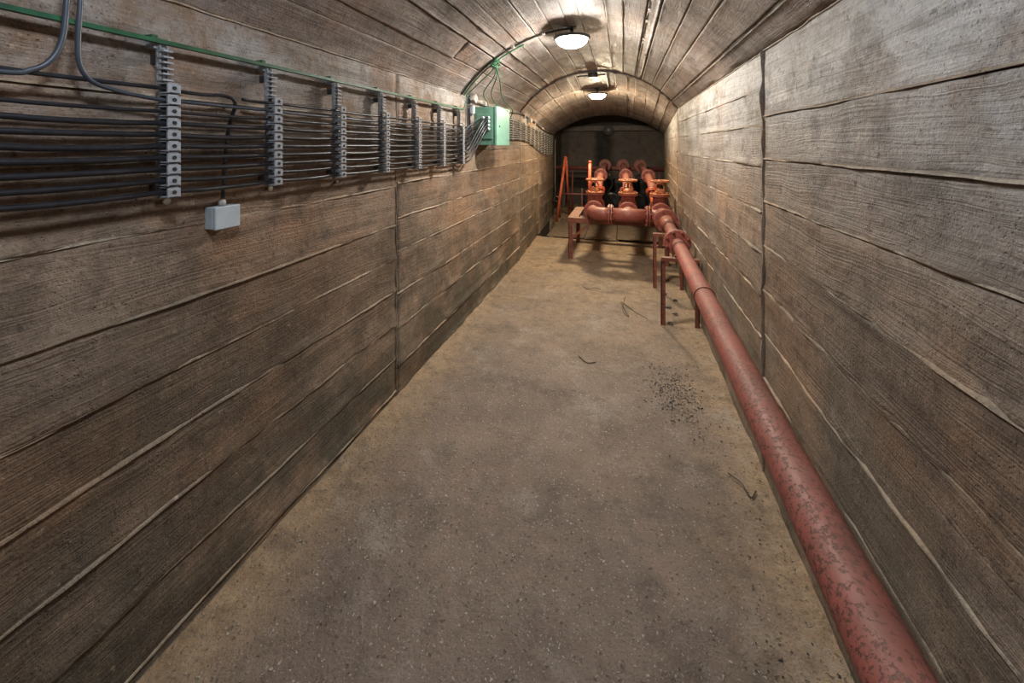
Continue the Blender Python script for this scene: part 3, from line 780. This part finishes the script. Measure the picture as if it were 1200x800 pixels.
# left elbow
el = [(XV[0], 5.12, ZP), (XV[0], 5.06, ZP)]
for k in range(9):
    a = k/8*PI/2; el.append((XV[0]+.14-.14*math.cos(a), 5.06-.14*math.sin(a), ZP))
el += [(-.165, 4.92, ZP)]
MB().tube(el, RM, 28, 2, spline=False).build('elbow', M_VALVE, mf)
flange_pair(mf, (-.150, YMAN, ZP), (1, 0, 0), .125)
m = MB(); m.cyl((-.133, YMAN, ZP), (.275, YMAN, ZP), RM, 28); m.build('cross_pipe', M_VALVE, mf)
m = MB(); m.lathe([(RM*.98, 0), (RM, .12), (RM*1.02, .2)], (XV[1], YMAN, ZP), (0, 1, 0), 28); m.build('tee_branch', M_VALVE, mf)
flange_pair(mf, (.292, YMAN, ZP), (1, 0, 0), .125)
m = MB(); m.cyl((.31, YMAN, ZP), (XM+.0, YMAN, ZP), RM, 28); m.build('cross_pipe', M_VALVE, mf)
m = MB(); m.lathe([(RM, -.22), (RM*1.06, -.12), (RM*1.12, -.02), (RM*1.12, .03), (RM, .12), (RM, .2)], (XM, YMAN, ZP), (0, 1, 0), 28); m.build('tee_body', M_VALVE, mf)
flange_pair(mf, (XM, 4.56+.11, ZP), (0, 1, 0), .130)
m = MB(); m.lathe([(.058, 0), (.064, .10), (RM, .22)], (px(4.36), 4.36, ZP), (0, 1, 0), 28); m.build('reducer', M_VALVE, mf)
for x in XV: flange_pair(mf, (x, 5.135, ZP), (0, 1, 0), .128)

# valves
def make_valve(x, label, rot=0):
    t = empty('gate_valve', (x, YV+.02, ZP)); t.rotation_euler = (0, 0, 0)
    tag(t, label, 'valve', 'red gate valves in a row')
    m = MB(); m.lathe([(.080, -.21), (.080, -.15), (.095, -.10), (.105, 0), (.095, .10), (.080, .15), (.080, .21)], (0, 0, 0), (0, 1, 0), 28)
    m.build('body', M_VALVE, t)
    m = MB(); flange(m, (0, -.155, 0), (0, 1, 0), .125); m.build('rib_flange', M_VALVE, t)
    m = MB(); flange(m, (0, .20, 0), (0, 1, 0), .125); m.build('rib_flange', M_VALVE, t)
    m = MB(); m.lathe([(.088, 0), (.088, .17), (.10, .19)], (0, 0, 0), (0, 0, 1), 28); m.build('neck', M_VALVE, t)
    m = MB(); flange(m, (0, 0, .196), (0, 0, 1), .125, .018); m.build('lower_bonnet_flange', M_VALVE, t)
    m = MB(); flange(m, (0, 0, .220), (0, 0, 1), .125, .020)
    m.lathe([(.075, 0), (.055, .03), (.035, .055)], (0, 0, .23), (0, 0, 1), 20)
    bn = m.build('bonnet', M_WHEEL, t)
    b = MB()
    for k in range(8):
        q = 2*PI*(k+.5)/8; p = Vector((.103*math.cos(q), .103*math.sin(q), .228)); b.cyl(p, p+Vector((0, 0, .016)), .011, 6, False)
        b.cyl(p-Vector((0, 0, .055)), p, .006, 6, False)
    b.build('bonnet_bolts', M_VALVE, bn)['kind'] = 'stuff'
    y = MB()
    for s in (-1, 1): y.tube([(s*.052, 0, .245), (s*.050, 0, .30), (s*.036, 0, .345), (s*.012, 0, .36)], .010, 8, 4)
    y.lathe([(.024, 0), (.026, .02), (.02, .035)], (0, 0, .345), (0, 0, 1), 16); y.build('yoke', M_WHEEL, t)
    MB().cyl((0, 0, .24), (0, 0, .405), .011, 12).build('stem', M_STEEL, t)
    hw = empty('handwheel'); hw.parent = t; hw.location = (0, 0, .388); hw.rotation_euler = (0, 0, rot)
    MB().torus((0, 0, 0), (0, 0, 1), .112, .0125, 36, 10).build('rim', M_WHEEL, hw)
    s_ = MB()
    for k in range(4):
        q = k*PI/2; s_.tube([(.02*math.cos(q), .02*math.sin(q), -.004), (.065*math.cos(q+.08), .065*math.sin(q+.08), -.010), (.108*math.cos(q), .108*math.sin(q), 0)], .009, 8, 4)
    s_.lathe([(.024, -.012), (.026, 0), (.020, .012)], (0, 0, 0), (0, 0, 1), 16)
    s_.build('spokes', M_WHEEL, hw)
    return t
make_valve(XV[0], 'left red gate valve with orange handwheel, behind the pipe elbow', .3)
make_valve(XV[1], 'middle red gate valve with orange handwheel above the cross pipe', .9)
make_valve(XV[2], 'right red gate valve with orange handwheel, beside the right wall', .1)

# rear risers: valve -> sloping bend -> flange -> header
RX = [(XV[0], -.36, -.36), (XV[1], .05, .0), (XV[2], .40, .34)]
rl = ['left red riser pipe curving up behind the left valve', 'middle red riser pipe curving up behind the middle valve', 'right red riser pipe curving up behind the right valve']
for k, (x0, x1, x2) in enumerate(RX):
    t = empty('riser_pipe', (0, 0, 0)); tag(t, rl[k], 'pipe', 'riser pipes behind the valves')
    MB().tube([(x0, 5.60, ZP), (x0, 5.74, ZP), (lerp(x0, x1, .3), 5.92, ZP+.04), (lerp(x0, x1, .5), 6.02, .77)], .060, 24, 6).build('lower_bend', M_POLE if k != 1 else M_VALVE, t)
    c1 = Vector((lerp(x0, x1, .5), 6.05, .81)); flange_pair(t, c1, (x1-x0, .75, 1), .105, mat=M_POLE if k != 1 else M_VALVE)
    MB().tube([c1+Vector((0, .03, .03)), (lerp(x0, x1, .85), 6.32, .93), (x1, 6.62, .985)], .060, 24, 6).build('upper_bend', M_VALVE, t)
    flange_pair(t, (x1, 6.66, .99), (0, 1, .12), .112, mat=M_OLDRED)
    MB().tube([(x1, 6.70, .995), (lerp(x1, x2, .5), 7.5, 1.05), (x2, 8.55, 1.08)], .058, 24, 6).build('rear_pipe', M_OLDRED, t)
    flange_pair(t, (x2, 8.30, 1.08), (0, 1, 0), .125, mat=M_OLDRED)
hd = empty('rear_header_pipe', (0, 0, 0)); tag(hd, 'long dull red pipe crossing the dark chamber behind the risers', 'pipe')
MB().cyl((-1.52, 8.75, .985), (.96, 8.75, .985), .05, 20).build('pipe_run', M_OLDRED, hd)
for x2 in (-.36, .0, .34): MB().tube([(x2, 8.55, 1.08), (x2, 8.70, 1.06), (x2, 8.75, .99)], .062, 20, 5).build('drop_bend', M_OLDRED, hd)
for x in (-1.1, .75): MB().cyl((x, 8.75, .0), (x, 8.75, .985), .022, 10).build('support_post', M_OLDRED, hd)

# steel table under the manifold
tb = empty('steel_table_frame', (0, 0, 0)); tag(tb, 'low red steel table frame carrying the valves', 'steel frame')
TX0, TX1, TY0, TY1, TZ = -.70, .56, 5.08, 6.00, .545
def bar(name, x0, y0, z0, x1, y1, z1, par): return MB().box(x0, y0, z0, x1, y1, z1, .002).build(name, M_FRAME, par)
bar('top_rail', TX0, TY0, TZ-.008, TX1, TY0+.10, TZ, tb); bar('top_rail', TX0, TY1-.10, TZ-.008, TX1, TY1, TZ, tb)
bar('top_rail', TX0, TY0+.101, TZ-.008, TX0+.13, TY1-.101, TZ, tb); bar('top_rail', TX1-.10, TY0+.101, TZ-.008, TX1, TY1-.101, TZ, tb)
bar('apron', TX0, TY0, TZ-.065, TX1, TY0+.008, TZ-.009, tb); bar('apron', TX0, TY1-.008, TZ-.065, TX1, TY1, TZ-.009, tb)
bar('apron', TX0, TY0+.01, TZ-.065, TX0+.008, TY1-.01, TZ-.009, tb); bar('apron', TX1-.008, TY0+.01, TZ-.065, TX1, TY1-.01, TZ-.009, tb)
def leg(x, y, sx, sy, par, h, w_=.055, name='leg'):
    a, b = sorted((x, x+sx*w_)); c, d = sorted((y, y+sy*w_)); e, f = sorted((y, y+sy*.007)); g, h2 = sorted((x, x+sx*.007))
    MB().box(a, e, 0, b, f, h).box(g, c, 0, h2, d, h).build(name, M_FRAME, par)
leg(TX0+.009, TY0+.009, 1, 1, tb, TZ-.01); leg(TX1-.009, TY0+.009, -1, 1, tb, TZ-.01)
leg(TX0+.009, TY1-.009, 1, -1, tb, TZ-.01); leg(TX1-.009, TY1-.009, -1, -1, tb, TZ-.01)
MB().box(-.03, -.004, -.36, .0, .004, 0, M=Matrix.Translation((TX0+.34, TY0+.02, TZ-.05)) @ Matrix.Rotation(math.radians(50), 4, 'Y')).build('brace', M_FRAME, tb)
for x in XV[:2]: bar('saddle', x-.05, 5.24, TZ-.008, x+.05, 5.32, ZP-.10, tb)
bar('saddle', XV[2]-.05, 5.24, TZ-.008, XV[2]+.05, 5.32, ZP-.10, tb)
bar('cross_rail', TX0+.14, 5.24, TZ-.04, TX1-.11, 5.32, TZ-.009, tb)

# pipe stands
def stand(y, x0, x1, h, label):
    t = empty('pipe_stand', (0, y, 0)); tag(t, label, 'pipe stand', 'angle-iron stands under the long pipe')
    MB().box(x0, -.002, h-.028, x1, .004, h).box(x0, .004, h-.005, x1, .045, h).build('top_bar', M_FRAME, t)
    leg(x0, .004, 1, 1, t, h-.029, .035); leg(x1, .004, -1, 1, t, h-.029, .035)
    u = MB(); xc = px(y)
    u.tube([(xc-.061, .022, h-.03), (xc-.061, .022, .64)]+[(xc-.061*math.cos(a), .022, .64+.061*math.sin(a)) for a in [k*PI/8 for k in range(1, 8)]]+[(xc+.061, .022, .64), (xc+.061, .022, h-.03)], .0035, 6, 1, spline=False)
    u.build('u_bolt', M_STEEL, t)
    MB().box(xc-.045, .006, h, xc+.045, .040, .588).build('packing_block', M_FRAME, t)
    return t
stand(3.42, .305, .600, .565, 'nearer red angle-iron stand under the long pipe')
stand(4.28, .305, .600, .575, 'farther red angle-iron stand under the long pipe')

# poles leaning at the left of the chamber
def pole(p0, p1, r, label):
    t = empty('red_pole', (0, 0, 0)); tag(t, label, 'pole', 'bright red poles')
    MB().cyl(p0, p1, r, 12).build('shaft', M_POLE, t)
    d = (Vector(p1)-Vector(p0)).normalized()
    MB().lathe([(r, 0), (r*1.12, .01), (r*1.12, .03), (r*.6, .04)], p1, d, 12).build('cap', M_POLE, t)
pole((-1.24, 7.40, .012), (-1.10, 7.62, 1.24), .028, 'bright red pole leaning left, left of the valve table')
pole((-1.13, 8.35, .0), (-1.09, 7.70, 1.22), .024, 'thinner red pole standing behind the leaning one')
pole((-.495, 5.94, .546), (-.485, 5.97, 1.225), .024, 'upright red pole behind the left valve')
# hanging cord with a ring
t = empty('hanging_cord', (0, 0, 0)); tag(t, 'thin pale cord with a loop hanging at the end of the left wall', 'cord')
MB().tube([(-1.385, 8.10, 1.62), (-1.387, 8.10, 1.1), (-1.385, 8.10, .62), (-1.388, 8.10, .42)], .007, 6, 4).build('cord', M_ROPE, t)
MB().torus((-1.355, 8.10, .36), (0, 1, .1), .055, .007, 20, 6).build('loop', M_ROPE, t)

# pumps in the chamber, dark
def pump(x, y, label):
    t = empty('pump', (x, y, -.002)); tag(t, label, 'pump', 'dark pumps behind the valves')
    MB().box(-.20, -.45, 0, .20, .45, .10, .01).build('plinth', M_DARK, t)
    MB().lathe([(.15, -.08), (.21, -.05), (.22, 0), (.21, .05), (.15, .08)], (0, -.22, .36), (0, 1, 0), 28).lathe([(.06, 0), (.06, .28), (.10, .28), (.10, .30)], (0, -.22, .52), (0, 0, 1), 20).lathe([(.07, 0), (.07, -.14), (.11, -.14), (.11, -.16)], (0, -.28, .36), (0, 1, 0), 20).build('volute', M_BLACK, t)
    m = MB().lathe([(.13, 0), (.15, .02), (.15, .40), (.12, .44)], (0, -.05, .36), (0, 1, 0), 24)
    for k in range(16):
        q = 2*PI*k/16; c = Vector((.165*math.cos(q), .17, .36+.165*math.sin(q)))
        m.box(-.02, -.17, -.003, .02, .17, .003, M=Matrix.Translation(c) @ Matrix.Rotation(-q, 4, 'Y'))
    m.build('motor', M_BLACK, t)
    MB().box(-.06, .05, .51, .06, .19, .60, .006).build('terminal_box', M_BLACK, t)
pump(-.22, 8.35, 'dark pump between the left and middle risers')
pump(.27, 8.30, 'dark pump between the middle and right risers')
pump(-.62, 8.45, 'dark pump in the shadows left of the risers')
# thin rack of pipes left of the risers
t = empty('pipe_railing', (0, 0, 0)); tag(t, 'low railing of thin rusty pipes in the left of the chamber', 'railing')
for z in (.50,): MB().cyl((-1.30, 7.9, z), (-.62, 7.9, z), .018, 10).build('rail', M_OLDRED, t)
for x in (-1.25, -.80, -.65): MB().cyl((x, 7.9, 0), (x, 7.9, .62 if x == -.80 else .50), .018, 10).build('post', M_OLDRED, t)
t = empty('timber_shelf', (0, 0, 0)); tag(t, 'old grey timber plank shelf below the rear red pipe', 'shelf')
MB().box(-1.45, 9.2, .80, -.55, 9.5, .84, .004).build('board', M_PLANK, t)
MB().box(-1.42, 9.25, 0, -1.34, 9.45, .80).build('leg', M_DARK, t); MB().box(-.66, 9.25, 0, -.58, 9.45, .80).build('leg', M_DARK, t)
# tangled black hoses at the pumps
rng = random.Random(11)
hl = ['drooping over the left pump', 'drooping over the right pump', 'slung between the middle and right risers']
for k, x in enumerate((-.25, .12, .30)):
    pts = [(x, 7.55, .95), (x+.06, 7.6, .75), (x-.05, 7.65, .55), (x+.03, 7.8, .40), (x+.12, 7.9, .25)]
    if k == 2: pts = [(.10, 7.4, .60), (.16, 7.45, .82), (.25, 7.5, .93), (.36, 7.6, .88), (.42, 7.8, .40), (.45, 8.0, .12)]
    tag(MB().tube(pts, .016, 8, 5).build('black_hose', M_BLACK), 'black hose '+hl[k], 'hose', 'black hoses at the pumps')

# pit covers
def cover(x0, x1, y0, y1, z, label, tilt=0):
    t = empty('pit_cover', ((x0+x1)/2, y0, z)); t.rotation_euler = (tilt, 0, 0); tag(t, label, 'floor cover', 'steel covers over the floor pit')
    w2 = (x1-x0)/2
    MB().box(-w2, 0, 0, w2, y1-y0, .010, .002).build('plate', M_PLATE, t)
    MB().box(-w2, 0, -.026, -w2+.02, y1-y0, -.0005).box(w2-.02, 0, -.026, w2, y1-y0, -.0005).build('edge_bar', M_PLATE, t)
cover(-1.20, -.60, 6.19, 7.72, .012, 'rusty steel pit cover on the left, below the leaning poles')
cover(-.59, -.10, 6.16, 7.74, .014, 'rusty steel pit cover below the left valve')
cover(-.09, .56, 6.27, 7.60, .012, 'rusty steel pit cover below the right valve, set back from the pit edge')

# ---------------------------------------------------------------- debris on the floor
def stones(n, cx, cy, sx, sy, r0, r1, mat, name, label, cat, seed, near_wall=False):
    rg = random.Random(seed); mb = MB()
    for _ in range(n):
        x = rg.gauss(cx, sx); y = rg.gauss(cy, sy)
        if near_wall: x = rg.uniform(cx-sx, cx+sx); y = rg.uniform(cy-sy, cy+sy)
        if not (-1.27 < x < .59): continue
        r = rg.uniform(r0, r1); ed = max(0, abs(x+.34)-.80)/.16; z = .001+min(1, ed)**1.5*.010+r*.2
        V = []
        for d in ((1,0,0),(-1,0,0),(0,1,0),(0,-1,0),(0,0,1),(0,0,-1)):
            V.append((x+d[0]*r*rg.uniform(.7, 1.5), y+d[1]*r*rg.uniform(.7, 1.5), z+d[2]*r*rg.uniform(.4, .7)))
        mb.add(V, [(0,2,4),(2,1,4),(1,3,4),(3,0,4),(2,0,5),(1,2,5),(3,1,5),(0,3,5)])
    o = mb.build(name, mat); tag(o, label, cat, kind='stuff'); return o
stones(420, .30, 2.50, .085, .16, .002, .006, M_GRAVEL, 'dark_gravel', 'patch of dark loose grit near the long pipe on the floor', 'gravel', 1)
stones(60, .30, 2.50, .08, .15, .003, .006, M_STONE, 'pale_chips', 'few pale chips lying in the dark grit patch', 'gravel', 2)
stones(600, .50, 2.4, .12, 2.6, .001, .004, M_GRAVEL, 'wall_grit', 'loose grit scattered beside the right wall', 'gravel', 3, True)
stones(500, -1.20, 2.4, .08, 2.4, .001, .0045, M_STONE, 'crumbled_mortar', 'crumbled mortar scattered along the foot of the left wall', 'gravel', 4, True)
stones(700, -.35, 1.6, .75, 1.6, .001, .0030, M_STONE, 'pale_grit', 'tiny pale chips scattered over the middle of the floor', 'gravel', 6, True)
def wire(pts, r, label, mat=M_STEEL):
    tag(MB().tube(pts, r, 6, 5).build('scrap_wire', mat), label, 'wire', 'scraps of wire on the floor')
wire([(.02, 3.95, .006), (.0, 3.62, .006), (.05, 3.50, .008), (-.02, 3.80, .008), (.10, 3.62, .006), (.20, 3.50, .006)], .0022, 'bent scrap of dark wire left of the nearer pipe stand')
wire([(-.42, 4.16, .006), (-.36, 4.05, .006), (-.28, 4.10, .010), (-.22, 4.08, .006)], .0022, 'short curl of dark wire in the middle of the far floor')
wire([(-.30, 2.75, .006), (-.24, 2.68, .006), (-.18, 2.70, .006)], .003, 'tiny dark twig on the floor left of the grit patch')
wire([(.46, 1.95, .010), (.50, 1.90, .016), (.52, 1.84, .010), (.55, 1.88, .012)], .0025, 'short dark twig at the foot of the right wall')
rg = random.Random(9)
lb = ['nearest the right stand leg', 'between the two stands', 'below the reducer', 'left of the far stand', 'beside the near stand foot', 'in front of the near stand']
for k, (x, y) in enumerate([(.48, 3.98), (.40, 3.80), (.47, 4.55), (.40, 4.12), (.45, 3.66), (.38, 3.45)]):
    s = rg.uniform(.018, .042); V = []
    for i in range(7):
        a = 2*PI*i/7; V.append((x+s*math.cos(a)*rg.uniform(.35, 1.3), y+s*.8*math.sin(a)*rg.uniform(.35, 1.3), .004+rg.uniform(0, .010)))
    V2 = [(p[0], p[1], p[2]+.006) for p in V]; F = [tuple(range(7))[::-1], tuple(range(7, 14))]+[(i, (i+1) % 7, 7+(i+1) % 7, 7+i) for i in range(7)]
    tag(MB().add(V+V2, F).build('rust_flake', M_GRAVEL), 'dark flake of rust or bark on the floor '+lb[k], 'debris', 'dark flakes under the pipe stands')
